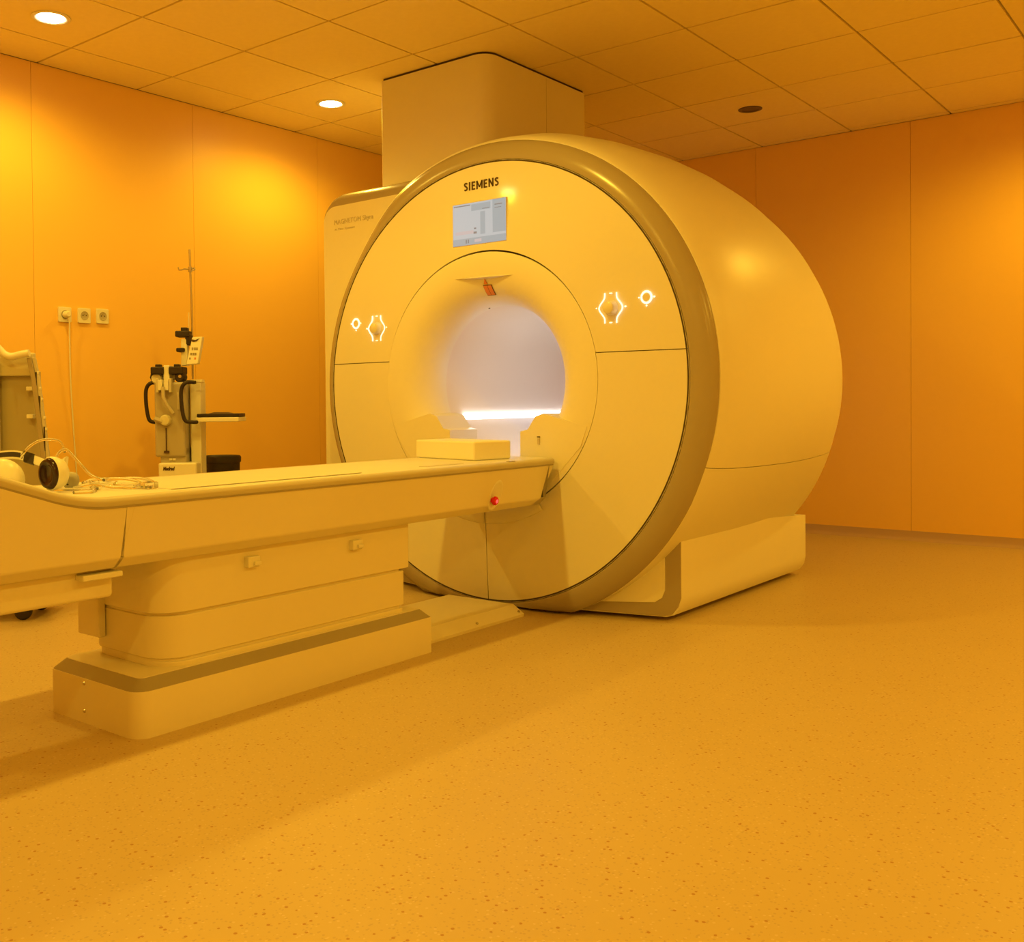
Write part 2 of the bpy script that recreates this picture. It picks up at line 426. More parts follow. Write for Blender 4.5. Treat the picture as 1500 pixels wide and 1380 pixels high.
# body shell
bprof = [(.058, 1.070), (.058, 1.083), (.072, 1.095), (.12, 1.112), (.24, 1.143), (.44, 1.164), (.74, 1.174), (.94, 1.169), (1.14, 1.152), (1.34, 1.122), (1.47, 1.090), (1.57, 1.050), (1.64, .995), (1.68, .92), (1.69, .80)]
lowp = [(.058, 1.060), (.058, 1.075), (.072, 1.078), (.12, 1.078), (.24, 1.078), (.44, 1.078), (.74, 1.078), (.94, 1.076), (1.14, 1.072), (1.34, 1.076), (1.47, 1.074), (1.57, 1.066), (1.64, 1.045), (1.68, .98), (1.69, .80)]
def left_fade(a):
    d = math.degrees(a) % 360; return smoothstep(116, 146, d) * (1 - smoothstep(218, 242, d))
def shell(name, a0, a1, n):
    rings = []
    for (y, rh), (_, rl) in zip(bprof, lowp):
        row = []
        for i in range(n + 1):
            a = a0 + (a1 - a0) * i / n
            e = math.degrees(math.asin(math.sin(a)))
            wgt = smoothstep(-42, 0, e); r = rl + (rh - rl) * wgt
            lf = left_fade(a); r -= lf * (.045 if y < .06 else .036 if y < .1 else .012 if y < .2 else 0)
            row.append((r * math.cos(a), y, max(FLOOR_CLEAR, ZC + r * math.sin(a))))
        def inward(p): q = Vector((p[0], 0, p[2] - ZC)); q = q * (1 - .02 / q.length); return (q.x, p[1], max(FLOOR_CLEAR, ZC + q.z))
        rings.append([inward(row[0])] + row + [inward(row[-1])])
    return MB().loft(rings, close=False, caps=False).build(name, 'cover', mri, smooth=45)
aS = math.radians(-19.2); dg = math.radians(.09)
shell('upper_cover', aS + dg, PI - aS - dg, 110)
shell('lower_cover', PI - aS + dg, 2 * PI + aS - dg, 80)
n = 64
MB().loft([[(r * math.cos(2 * PI * i / n), y, max(.03, ZC + r * math.sin(2 * PI * i / n))) for i in range(n)] for r, y in ((1.0, .08), (1.04, .2), (1.04, 1.4), (.95, 1.6))], caps=False).build('inner_drum', 'dark_gap', mri)
MB().lathe([(.42, 1.70), (.80, 1.69)], 64, MYl).build('rear_cover', 'cover', mri, smooth=40)
# feet
for sx in (-1, 1):
    b = MB(); rings = []
    XO = .842
    # vertical section (x, z) swept front to back; front face slightly angled in plan
    sec = [(XO, .40), (XO, .10), (XO - .008, .06), (XO - .03, .028), (XO - .06, .018), (.30, .018), (.30, .40)]
    def yfront(x): return .205 - (XO - x) * .26
    for k in (0, 1):
        rings.append([(sx * x, yfront(x) + .006 if k == 0 else 1.655, min(z, .40 if k == 0 else .315)) for x, z in sec])
    ft = b.loft(rings).build('foot', 'cover', mri, smooth=35)
    # grey J-shaped border on the foot front and the cream panel inside it
    def J(off): return [(XO - off, .40), (XO - off, .10 + off * .35), (XO - off - .012, .062 + off), (XO - off - .035, .030 + off), (XO - .07 - off, .022 + off), (.44, .022 + off), (.44, .40)]
    for off, nm, m_, yo in ((.001, 'grey_border', 'grey_trim', 0), (.062, 'foot_panel', 'cover', -.005)):
        b = MB(); pl = J(off) if off < .01 else [(XO - off, .40), (XO - off, .13), (XO - off - .012, .098), (XO - off - .04, .078), (XO - off - .08, .075), (.44, .060), (.44, .40)]
        b.loft([[(sx * x, yfront(x) + yo + d, z) for x, z in pl] for d in (0, .05)]).build(nm, m_, ft, smooth=35)
# left shoulder block with grey bevel
def outline(xl, zt, r):
    pts = [(-.46, .02), (xl, .02)]
    pts += [(xl + r - r * math.cos(math.radians(t)), zt - r + r * math.sin(math.radians(t))) for t in range(0, 91, 9)]
    pts += [(-.46, zt + .004)]
    return pts
o1, o2, o3 = outline(-1.222, 1.975, .085), outline(-1.245, 2.052, .135), outline(-1.235, 2.055, .14)
sh = MB().loft([[(x, .20, z) for x, z in o1], [(x, .215, z) for x, z in o1]]).build('shoulder_panel', 'cover_gloss', mri, smooth=40)
b = MB(); rings = []
for t in (0, .25, .5, .75, 1):
    c = math.sin(t * PI / 2); d = 1 - math.cos(t * PI / 2)
    rings.append([(p[0] + (q[0] - p[0]) * c, .204 + .085 * d, p[1] + (q[1] - p[1]) * c) for p, q in zip(o1, o2)])
b.loft(rings, close=False, caps=False).build('shoulder_trim', 'grey_trim', mri, smooth=60)
MB().loft([[(x, .289, z) for x, z in o2], [(x, .9, z) for x, z in o3], [(x, 1.30, z - .02) for x, z in o3]]).build('shoulder_body', 'cover', mri, smooth=40)
# lettering
FR = (PI / 2, 0, 0)
def strokes(name, word, m, parent, loc, wd, ht, sw, th=.0012):
    b = MB(); adv = {'S': .95, 'I': .48, 'E': .88, 'M': 1.32, 'N': 1.08}
    unit = wd / sum(adv[c] for c in word); x = 0
    def bar(p, q, wq):
        p, q = Vector((p[0], 0, p[1])), Vector((q[0], 0, q[1])); d = (q - p).normalized(); nn = Vector((-d.z, 0, d.x)) * wq / 2
        b.loft([[p + nn, q + nn, q - nn, p - nn], [v + Vector((0, -th, 0)) for v in (p + nn, q + nn, q - nn, p - nn)]])
    def vbar(xx): b.box(xx - sw / 2, xx + sw / 2, -th, 0, 0, ht)
    def hbar(xa, xb, z): b.box(xa, xb, -th * .98, 0, z - sw * .42, z + sw * .42)
    for c in word:
        cw = adv[c] * unit; l, r = x + .12 * unit + sw / 2, x + cw - .06 * unit - sw / 2
        if c == 'I': vbar(x + cw / 2)
        elif c == 'E':
            vbar(l)
            for z in (sw * .42, ht * .51, ht - sw * .42): hbar(l, r + sw * (.35 if z != ht * .51 else .1), z)
        elif c == 'M':
            vbar(l); vbar(r); mid = (l + r) / 2
            for xx in (l, r): bar((xx, ht - sw * .4), (mid, ht * .22), sw * .8)
        elif c == 'N':
            vbar(l); vbar(r); bar((l, ht - sw * .4), (r, sw * .4), sw * .9)
        elif c == 'S':
            cx0, h2 = (l + r) / 2, ht - sw; rw = (r - l) / 2
            pts = [(cx0 + rw, ht - sw * .8), (cx0 + rw * .2, ht - sw * .45), (cx0 - rw * .75, ht - sw * .75), (cx0 - rw * .9, ht * .70), (cx0 - rw * .2, ht * .55), (cx0 + rw * .7, ht * .40), (cx0 + rw * .85, ht * .22), (cx0 + rw * .3, sw * .55), (cx0 - rw * .4, sw * .42), (cx0 - rw * 1.0, sw * .8)]
            sp = smooth_path([(p[0], 0, p[1]) for p in pts], 4); up = []; dn = []
            for i, p in enumerate(sp):
                t = (sp[min(i + 1, len(sp) - 1)] - sp[max(i - 1, 0)]).normalized(); nn = Vector((-t.z, 0, t.x)) * sw * .46; up.append((p + nn, p - nn))
            b.loft([[a_, c_, c_ + Vector((0, -th, 0)), a_ + Vector((0, -th, 0))] for a_, c_ in up])
        x += cw
    o = b.build(name, m, parent, weld=False); o.location = loc
    return o
strokes('maker_lettering', 'SIEMENS', 'logo_ink', mri, (-2.828 - XC, dome(.875) - .0005, 1.880), .202, .038, .0078)
text_part('model_lettering', 'MAGNETOM Skyra', 'model_ink', mri, (-3.852 - XC, .1985, 1.868), FR, .04, width=.285, height=.034, extrude=.0006)
text_part('model_lettering', 'A Tim System', 'model_ink', mri, (-3.850 - XC, .1985, 1.842), FR, .02, width=.15, height=.014, extrude=.0006)
# display
SX0, SX1, SZ0, SZ1 = -2.880 - XC, -2.584 - XC, 1.632, 1.820
ys = dome(.7) - .004
def quad(name, x0, x1, z0, z1, y, m, par, t=.001): return MB().box(x0, x1, y, y + t, z0, z1).build(name, m, par)
dsp = MB().box(SX0 - .003, SX1 + .003, ys, ys + .02, SZ0 - .003, SZ1 + .003).build('display', 'rail_grey', mri, bevel=.0015)
quad('display_screen', SX0, SX1, SZ0, SZ1, ys - .001, 'screen_bg', dsp)
W_, H2 = SX1 - SX0, SZ1 - SZ0
def sq(u0, u1, v0, v1, m, nm='display_field', d=.0018): quad(nm, SX0 + u0 * W_, SX0 + u1 * W_, SZ0 + v0 * H2, SZ0 + v1 * H2, ys - d, m, dsp, .0006)
sq(.36, .72, .80, .96, 'screen_bar'); sq(.76, 1, .22, 1, 'screen_bar'); sq(0, 1, 0, .16, 'screen_bar'); sq(.53, .62, .22, .76, 'screen_bar')
sq(.05, .40, .26, .34, 'screen_pink'); sq(.42, .55, .05, .12, 'screen_pink', d=.0026)
sq(.02, .34, .94, .965, 'screen_ink', 'display_text'); sq(.80, .94, .86, .885, 'screen_ink', 'display_text', .0026); sq(.80, .92, .79, .805, 'screen_ink', 'display_text', .0026)
sq(.40, .46, .25, .30, 'screen_ink', 'display_icon'); sq(.41, .45, .36, .395, 'screen_ink', 'display_icon'); sq(.25, .27, .04, .13, 'screen_ink', 'display_icon', .0026); sq(.29, .31, .04, .13, 'screen_ink', 'display_icon', .0026)
sq(.57, .70, .815, .83, 'screen_ink', 'display_text', .0026)
# control knobs with glowing outlines, and ring buttons
MF = Matrix.Rotation(PI / 2, 4, 'X')                       # local z -> -Y (towards the viewer)
def knob(x, z):
    yy = dome(math.hypot(x, z - ZC)) - .001
    M = Matrix.Translation((x, yy, z)) @ MF
    kb = MB().lathe([(0, .030), (.018, .030), (.024, .026), (.030, .004), (.032, -.004)], 32, M).build('jog_knob', 'cover_gloss', mri, smooth=40)
    for s in (-1, 1):
        pts = []
        for i in range(17):
            u = -1 + i / 8
            bulge = .027 + .027 * (math.cos(PI * min(1, abs(u) / .78)) * .5 + .5)
            pts.append((x + s * bulge, yy - .0015, z + .062 * u))
        MB().tube(pts, .0027, 6).build('knob_glow', 'ring_glow', kb, smooth=60)
        MB().lathe([(0, .002), (.003, .002), (.003, -.002)], 10, Matrix.Translation((x + s * .066, yy, z + .002)) @ MF).build('glow_dot', 'ring_glow', kb)
        MB().box(x - .006, x + .006, yy - .002, yy + .001, z + s * .060 - .0015, z + s * .060 + .0015).build('glow_dash', 'ring_glow', kb)
def ring_button(x, z):
    yy = dome(math.hypot(x, z - ZC)) - .001
    pts = [(x + .0225 * math.cos(2 * PI * i / 28), yy - .001, z + .0235 * math.sin(2 * PI * i / 28)) for i in range(28)]
    M = Matrix.Translation((x, yy, z)) @ MF
    bt = MB().lathe([(0, .003), (.016, .003), (.018, .001), (.018, -.003)], 24, M).build('ring_button', 'cover_gloss', mri, smooth=40)
    MB().tube(pts, .0036, 6, closed=True).build('button_glow', 'ring_glow', bt, smooth=60)
    for a in (0, PI, -PI / 2):
        MB().lathe([(0, .002), (.003, .002), (.003, -.002)], 10, Matrix.Translation((x + .033 * math.cos(a), yy, z + .034 * math.sin(a))) @ MF).build('glow_dot', 'ring_glow', bt)
knob(-2.068 - XC, 1.298); ring_button(-1.911 - XC, 1.331); knob(-3.366 - XC, 1.286); ring_button(-3.512 - XC, 1.318)

# ------------------------------------------------------------------ shaft from scanner to ceiling
sf = thing('ceiling_shaft', 'tall cream box shaft rising from the scanner top to the ceiling', 'shaft', (-3.38, 4.6, 2.0))
pl = [(x, y) for x, y in rrect(-.36, .36, -.482, .465, [.015, .015, .015, .085])]
# panels: wrap in plan, split by a joint on the right side
def shaft_part(name, pts, z0, z1, m):
    return MB().prism(pts, lambda u, v, t: (u, v, z0 + t * (z1 - z0))).build(name, m, sf, smooth=35)
front = [(x, y) for x, y in rrect(-.36, .36, -.482, .06 - .0015, [0, 0, .012, .085], n=8)]
rear = [(x, y) for x, y in rrect(-.36, .36, .06 + .0015, .465, [.012, .012, 0, 0], n=8)]
shaft_part('front_panel', front, .02, HZ - 2.0 - .014, 'cover')
shaft_part('rear_panel', rear, .02, HZ - 2.0 - .014, 'cover')
shaft_part('shadow_gap', [(x * .985, y * .985) for x, y in pl], .05, HZ - 2.0 - .001, 'dark_gap')

# ------------------------------------------------------------------ patient table
tb = thing('patient_table', 'long cream patient table on a pedestal docked to the scanner', 'table', (-2.60, 2.25, 0))
TX, TY = -2.60, 2.25
def T(x, y, z): return (x - TX, y - TY, z)
XN, XF = -2.325, -2.875
# side profile of the table deck: (y, z) upper edge
def ztop(y):
    d = max(0, 1.5 - y)
    return .676 + (.95 * d * d if d < .2 else .038 + .34 * (d - .2))
yy = [3.622] + [3.6 - (3.6 - 1.6) * k / 6 for k in range(7)] + [1.55 - .025 * k for k in range(0, 30)]
def zbot(y): return .482
def side_x(z, s):                                         # skirt leans inwards towards the bottom
    k = (.676 - z) / .19; base = XN if s > 0 else XF
    return base - s * .028 * max(0, k)
def skirt(name, ya, yb):
    """skirt block between two y stations (ya > yb); slanted ends"""
    b = MB(); rings = []
    ys_ = [ya] + [v for v in yy if yb + .01 < v < ya - .01] + [yb]
    for k, v in enumerate(ys_):
        zt = ztop(v) - .022; zb = zbot(v)
        end = -.075 if (k == 0 and ya > 3.5) else (-.035 if k == 0 or (k == len(ys_) - 1 and yb > 1.0) else 0)
        ring = []
        for s in (1, -1):
            col = [(zt, 0), (zb + .03, end), (zb, end - (.03 if end < -.05 else 0))]
            for z, dy in (col if s > 0 else col[::-1]):
                xx = side_x(z, s)
                if z == zb: xx -= s * .03
                ring.append(T(xx, v + dy, z))
        rings.append(ring)
    return b.loft(rings).build(name, 'table_cover', tb, smooth=40, bevel=.006)
main = skirt('side_skirt', 3.622, 1.565)
skirt('end_skirt', 1.5628, .84)
# deck and edge rail
b = MB(); rings = []
for v in yy:
    zt = ztop(v); rings.append([T(XN - .030, v, zt - .018), T(XN - .030, v, zt + .002), T(XN - .06, v, zt + .006), T(XF + .06, v, zt + .006), T(XF + .030, v, zt + .002), T(XF + .030, v, zt - .018)])
b.loft(rings).build('table_top', 'table_top', tb, smooth=40)
for s, xb in ((1, XN), (-1, XF)):
    b = MB(); rings = []
    for v in yy:
        zt = ztop(v); rings.append([T(xb - s * q, v, zt + h) for q, h in ((.002, -.022), (-.004, -.012), (-.002, -.002), (.006, .004), (.028, .003), (.028, -.022))])
    b.loft(rings).build('edge_rail', 'rail_grey', tb, smooth=50)
    b = MB(); rings = []
    for v in yy:
        zt = ztop(v); rings.append([T(xb - s * q, v, zt + h) for q, h in ((.001, -.0265), (.001, -.021), (.02, -.021), (.02, -.0265))])
    b.loft(rings).build('rail_groove', 'base_grey', tb)
MB().box(*[a for p in ((XN - .10 - TX, XN - .06 - TX), (2.86 - TY, 3.08 - TY), (.6815, .683)) for a in p]).build('top_slot', 'rail_grey', tb)
MB().box(*[a for p in ((XN - .016 - TX, XN - .004 - TX), (3.30 - TY, 3.345 - TY), (.678, .682)) for a in p]).build('rail_clip', 'base_grey', tb)
# paper sheet on the deck edge at the curved end
MB().box(*[a for p in ((XN - .34 - TX, XN - .05 - TX), (1.72 - TY, 2.5 - TY), (.682, .6835)) for a in p]).build('paper_sheet', 'table_top', tb)
# emergency stop in an oval dish
MEa = Matrix.Translation(T(side_x(.548, 1), 3.228, .552)) @ Matrix.Rotation(math.radians(99), 4, 'Y') @ Matrix.Rotation(math.radians(-24), 4, 'Z') @ Matrix.Diagonal((1, .58, 1, 1))
es = MB().lathe([(0, .0015), (.050, .0025), (.056, .004), (.062, .003), (.066, -.002)], 32, MEa).build('stop_recess', 'white_plastic', tb, smooth=50)
MEb = Matrix.Translation(T(side_x(.536, 1), 3.207, .534)) @ Matrix.Rotation(math.radians(99), 4, 'Y')
MB().lathe([(0, .026), (.012, .025), (.017, .02), (.018, .013), (.011, .011), (.011, .0)], 20, MEb).build('stop_button', 'red_button', es, smooth=50)
MB().lathe([(0, .0275), (.007, .0265), (.009, .0245)], 12, MEb).build('button_glow', 'estop_glow', es, smooth=50)
# under-beam at the free end and pedestal
MB().box(*[a for p in ((-2.80 - TX, -2.415 - TX), (.84 - TY, 1.555 - TY), (.398, .484)) for a in p]).build('under_beam', 'table_cover', tb, bevel=.012, seg=3)
MB().box(*[a for p in ((-2.44 - TX, -2.375 - TX), (1.44 - TY, 1.56 - TY), (.458, .474)) for a in p]).build('beam_ledge', 'white_plastic', tb, bevel=.004)
def tier(z0, z1, ya, yb, xn, xf, r):
    pts = rrect(xf - TX, xn - TX, ya - TY, yb - TY, [.02, .02, .08, r], n=8)
    MB().prism(pts, lambda u, v, t: (u, v, z0 + t * (z1 - z0))).build('pedestal_tier', 'table_cover', tb, smooth=35, bevel=.004)
tier(.318, .484, 1.705, 2.792, -2.412, -2.80, .10)
tier(.184, .309, 1.712, 2.770, -2.418, -2.80, .10)
tier(.150, .176, 1.718, 2.755, -2.412, -2.79, .10)
tier(.160, .484, 1.716, 2.752, -2.424, -2.79, .10)
MB().box(*[a for p in ((-2.815 - TX, -2.70 - TX), (1.685 - TY, 1.71 - TY), (.22, .40)) for a in p]).build('cable_cover', 'table_cover', tb, bevel=.004)
for y in (2.035, 2.495):
    br = MB().box(*[a for p in ((-2.43 - TX, -2.392 - TX), (y - .024 - TY, y + .024 - TY), (.418, .452)) for a in p]).build('bracket', 'white_plastic', tb, bevel=.004)
    MB().box(*[a for p in ((-2.398 - TX, -2.384 - TX), (y - .004 - TY, y + .022 - TY), (.424, .436)) for a in p]).build('bracket_hook', 'white_plastic', br, bevel=.002)
# base plinth with grey chamfer
bx0, bx1, by0, by1 = -2.825, -2.368, 1.592, 2.855
def ringp(ins, z, r): return [T(x, y, z) for x, y in rrect(bx0 + ins, bx1 - ins, by0 + ins, by1 - (ins if ins else 0), [.004, .03, .03, max(.01, r)], n=6)]
MB().loft([ringp(0, 0, .05), ringp(0, .130, .05)]).build('plinth', 'table_cover', tb, smooth=40)
MB().loft([ringp(.0015, .130, .049), ringp(.030, .160, .022)], caps=True).build('plinth_chamfer', 'base_grey', tb, smooth=25)
MB().loft([ringp(.031, .155, .02), ringp(.031, .1615, .02)]).build('plinth_top', 'table_cover', tb)
for z in (.035, .125 - .01):
    MB().lathe([(0, .003), (.004, .003), (.0055, 0), (.0055, -.003)], 12, Matrix.Translation(T(-2.63, by0 - .0005, z)) @ MF).build('screw', 'steel', tb)
# cable ramp between plinth and scanner
rp = tag(MB().loft([[(x, y, z) for x, z in ((-2.86, .004), (-2.452, 0), (-2.450, .012), (-2.505, .046), (-2.86, .046))] for y in (2.857, 3.575)]).build('floor_duct', 'table_cover', smooth=25),
         'low cream floor duct with sloped edge between table plinth and scanner', 'floor duct')
for v in rp.data.vertices: v.co.z = max(v.co.z, .0)
for y in (3.26, 3.555):
    MB().lathe([(0, .003), (.005, .003), (.006, 0), (.006, -.003)], 12, Matrix.Translation((-2.4635, y, .0225)) @ Matrix.Rotation(math.radians(58), 4, 'Y')).build('screw', 'steel', rp)
# ------------------------------------------------------------------ foam block on the table end
fb = tag(MB().box(0, .376, 0, .208, 0, .077).build('foam_block', 'foam', bevel=.008, seg=3),
         'white foam positioning block lying on the table in front of the bore', 'foam block')
fb.location = (-2.832, 3.318, .6825); fb.rotation_euler = (0, 0, math.atan2(-.07, .37))

# ------------------------------------------------------------------ headset and small things on the table
AV = Vector((math.cos(YAW), math.sin(YAW), 0)); BV = Vector((-math.sin(YAW), math.cos(YAW), 0))
hs = thing('headset', 'white headset with black ear pads lying on the curved table end', 'headset', (-2.56, 1.45, .684))
HB = Vector((-2.56, 1.45, .684))
SC = 535.0
def hp(px, py, d=0):
    """photo offset around the headset, in the plane through it that faces the room, plus depth d"""
    p = Vector((-2.56, 1.459, .735)) + AV * ((px - 75) / SC) + Vector((0, 0, (694 - py) / SC)) + BV * d
    return p - HB
def cup(center, nrm, rr, par_name):
    z = Vector(nrm).normalized(); x = z.cross(Vector((0, 0, 1))).normalized(); y = z.cross(x)
    M = Matrix((x, y, z)).transposed().to_4x4(); M.translation = center
    c = MB().lathe([(0, -.042), (.5 * rr, -.040), (.85 * rr, -.028), (1.02 * rr, -.008), (1.05 * rr, .004), (.98 * rr, .008), (.6 * rr, .006), (0, .006)], 32, M).build('ear_cup', 'white_plastic', hs, smooth=50)
    MB().lathe([(0, .009), (.42 * rr, .0095), (.52 * rr, .012), (.70 * rr, .019), (.88 * rr, .017), (.97 * rr, .008), (.97 * rr, .002)], 32, M).build('ear_pad', 'black_gloss', c, smooth=60)
    return c
vdir = -(AV * -.83 + BV * .55)                      # pad turned about 57 degrees away from the view
cup(hp(76, 694, 0), -AV * .60 - BV * .80, .045, 'a')
# far cup seen from outside, at the picture edge
z = (-BV * .9 + AV * .25 + Vector((0, 0, .2))).normalized()
cup(hp(12, 702, -.05), -z, .058, 'b')
band = smooth_path([hp(92, 676, .035), hp(70, 685, .05), hp(40, 675, .05), hp(10, 667, .05), hp(-25, 672, .045), hp(-40, 690, .04), hp(-20, 700, .03)], 6)
def strap(pts, wv, th, name, m, par):
    b = MB(); rings = []
    wv = Vector(wv)
    N = len(pts)
    for i, p in enumerate(pts):
        t = (pts[min(i + 1, N - 1)] - pts[max(i - 1, 0)]).normalized(); nn = t.cross(wv).normalized()
        rings.append([p + wv * a + nn * c for a, c in ((-1, -th), (1, -th), (1, th), (-1, th))])
    return b.loft(rings).build(name, m, par, smooth=50)
strap(band, Vector((0, 0, .011)) + BV * .004, .004, 'headband', 'white_plastic', hs)
strap(band[16:26], Vector((0, 0, .0065)) + BV * .002, .0052, 'band_grip', 'black_rubber', hs)
strap(band[12:16], Vector((0, 0, .0145)) + BV * .005, .0058, 'band_grip', 'black_rubber', hs)
# clear air tubes of the headset
def hose(pts, r=.0035, par=None, nm='air_tube', n=7): return MB().tube(smooth_path(pts, 7), r, n).build(nm, 'clear_tube', par, smooth=60)
hose([hp(24, 672, .03), hp(33, 657, .04), hp(50, 646, .05), hp(70, 646, .06), hp(80, 652, .06), hp(86, 664, .05)], .0038, hs)
hose([hp(80, 672, .01), hp(85, 662, .02), hp(92, 660, .03), hp(101, 671, .04), hp(114, 688, .05), hp(124, 700, .06), hp(140, 707, .07)], .0042, hs)
def tz(y): return ztop(y) + .0105
def tp(x, y, dz=0): return Vector((x, y, tz(y) + dz)) - HB
hose([hp(140, 707, .07), tp(-2.78, 1.78), tp(-2.80, 1.87), tp(-2.71, 1.87), tp(-2.56, 1.79), tp(-2.46, 1.70), tp(-2.49, 1.65), tp(-2.58, 1.67), tp(-2.68, 1.74)], .0048, hs)
hose([tp(-2.60, 1.55), tp(-2.55, 1.58, .012), tp(-2.49, 1.61, .004), tp(-2.47, 1.67, .004), tp(-2.56, 1.74, .006), tp(-2.68, 1.76, .01), tp(-2.74, 1.70, .008), tp(-2.70, 1.64, .004)], .0048, hs)
hose([tp(-2.45, 1.46), tp(-2.46, 1.53), tp(-2.56, 1.58), tp(-2.64, 1.66), tp(-2.58, 1.72), tp(-2.44, 1.69)], .0048, hs)
hose([tp(-2.62, 1.48), tp(-2.56, 1.53), tp(-2.52, 1.57), tp(-2.60, 1.62), tp(-2.72, 1.68)], .0048, hs)
MB().box(*[a for p in ((-2.455 - HB.x, -2.42 - HB.x), (1.67 - HB.y, 1.71 - HB.y), (tz(1.68) - .003 - HB.z, tz(1.68) + .016 - HB.z)) for a in p]).build('tube_connector', 'clear_tube', hs, bevel=.004)
for q in ((-2.655, 1.625), (-2.67, 1.64), (-2.64, 1.645)):
    MB().lathe([(.003, -.012), (.006, -.010), (.006, .010), (.003, .012)], 10, Matrix.Translation(tp(q[0], q[1], .008)) @ Matrix.Rotation(PI / 2, 4, 'X')).build('tube_coupling', 'clear_tube', hs, smooth=50)
# grey squeeze bulb beside the ear cup
bl = thing('call_bulb', 'small grey rubber squeeze bulb on the table beside the headset', 'bulb', (-2.638, 1.564, ztop(1.564) + .0062), YAW)
MB().lathe([(0, 0), (.014, .001), (.020, .008), (.0235, .020), (.0225, .034), (.017, .044), (.006, .048), (0, .048)], 24).build('bulb_body', 'bulb_grey', bl, smooth=60)
MB().lathe([(0, .0005), (.003, .0005), (.003, -.004)], 10, Matrix.Translation((-.002, -.0215, .014)) @ MF).build('bulb_hole', 'black_rubber', bl)

# ------------------------------------------------------------------ contrast injector on a stand (behind the table)
IY = 3.09
inj = thing('contrast_injector', 'cream contrast injector stand with black handles and tall pole by the wall', 'injector', (-4.2, IY, 0), YAW)
def ix(px): return (px - 262) / 292
def iz(py): return .92 + (593 - py) / 292
def ibox(name, x0, x1, y0, y1, d0, d1, m, par=None, bev=.004):
    return MB().box(ix(x0), ix(x1), d0, d1, iz(y1), iz(y0)).build(name, m, par or inj, bevel=bev)
ibox('column', 281, 296, 560, 700, -.02, .10, 'white_plastic')
ibox('rear_column', 278, 296, 556, 700, .02, .08, 'white_plastic')
ibox('body_panel', 234, 278, 560, 668, -.10, .03, 'injector_body', bev=.012)
ibox('lower_panel', 241, 278, 655, 680, -.085, .03, 'injector_body')
ibox('lower_box', 240, 295, 676, 760, -.12, .10, 'white_plastic', bev=.01)
text_part('maker_lettering', 'Medrad', 'logo_ink', inj, (ix(247), -.1215, iz(687)), FR, .02, width=.058, height=.019, shear=.25, bold=.0008, extrude=.0008)
# stem, feet and casters under the box
MB().box(ix(262) - .03, ix(262) + .03, -.04, .04, .09, iz(758)).build('stem', 'injector_body', inj, bevel=.004)
for k in range(5):
    a = 2 * PI * k / 5 + .3; d = Vector((math.cos(a), math.sin(a), 0))
    lg = MB().tube([Vector((0, 0, .11)) + d * .02, Vector((0, 0, .10)) + d * .15, Vector((0, 0, .085)) + d * .27], .018, 8).build('leg', 'injector_body', inj, smooth=40)
    cs = MB().lathe([(0, -.012), (.032, -.012), (.036, -.008), (.036, .008), (.032, .012), (0, .012)], 20, Matrix.Translation(d * .27 + Vector((0, 0, .036))) @ Matrix.Rotation(a, 4, 'Z') @ Matrix.Rotation(PI / 2, 4, 'X')).build('caster', 'black_rubber', lg, smooth=40)
# front details
ibox('syringe_cradle', 243, 259, 562, 568, -.115, -.10, 'rail_grey', bev=.002)
ibox('cradle_side', 239, 243, 555, 575, -.13, -.095, 'rail_grey', bev=.002)
ibox('cradle_side', 257, 261, 555, 575, -.13, -.095, 'rail_grey', bev=.002)
ibox('syringe_block', 242, 248, 557, 572, -.135, -.10, 'white_plastic', bev=.002)
ibox('syringe_block', 251, 257, 557, 572, -.135, -.10, 'white_plastic', bev=.002)
MB().tube([(ix(250), -.14, iz(567)), (ix(250), -.14, iz(582)), (ix(255), -.13, iz(594)), (ix(262), -.115, iz(605))], .009, 8).build('cable', 'rail_grey', inj, smooth=50)
ibox('side_slot', 267, 271, 575, 600, -.106, -.099, 'rail_grey', bev=.001)
ibox('side_mark', 232, 234, 581, 590, -.06, -.03, 'black_rubber', bev=.001)
MB().lathe([(0, .035), (.022, .033), (.027, .026), (.028, 0)], 24, Matrix.Translation((ix(251), -.10, iz(615))) @ MF).build('turn_knob', 'cart_panel', inj, smooth=40)
MB().tube([(ix(236), -.115, iz(613)), (ix(248), -.125, iz(617))], .013, 8).build('knob_arm', 'injector_body', inj, smooth=40)
MB().tube([(ix(251), -.105, iz(626)), (ix(251), -.105, iz(659))], .0025, 6).build('pull_rod', 'logo_ink', inj)
ibox('rod_foot', 248, 255, 659, 662, -.112, -.099, 'logo_ink', bev=0)
for px_ in (256, 261): ibox('switch', px_ - 2, px_ + 2, 670, 673, -.09, -.08, 'white_plastic', bev=.001)
def handle(x0, x1, d0=0):
    MB().tube(smooth_path([(ix(x1), d0 - .03, iz(561)), (ix(x0 + 8), d0 - .06, iz(561)), (ix(x0 + 1), d0 - .06, iz(569)), (ix(x0), d0 - .06, iz(585)), (ix(x0 + 2), d0 - .06, iz(605)), (ix(x0 + 6), d0 - .06, iz(616)), (ix(x0 + 16), d0 - .05, iz(618)), (ix(x0 + 20), d0 - .03, iz(618))], 5), .0095, 10).build('handle', 'black_rubber', inj, smooth=50)
handle(219, 238); handle(275, 292, -.07)
MB().tube([(ix(279), -.06, iz(561)), (ix(292), -.06, iz(560.5))], .008, 8).build('lever', 'black_rubber', inj, smooth=40)
MB().tube([(ix(292), -.06, iz(560.5)), (ix(304), -.06, iz(561))], .002, 6).build('lever_pin', 'steel', inj, smooth=40)
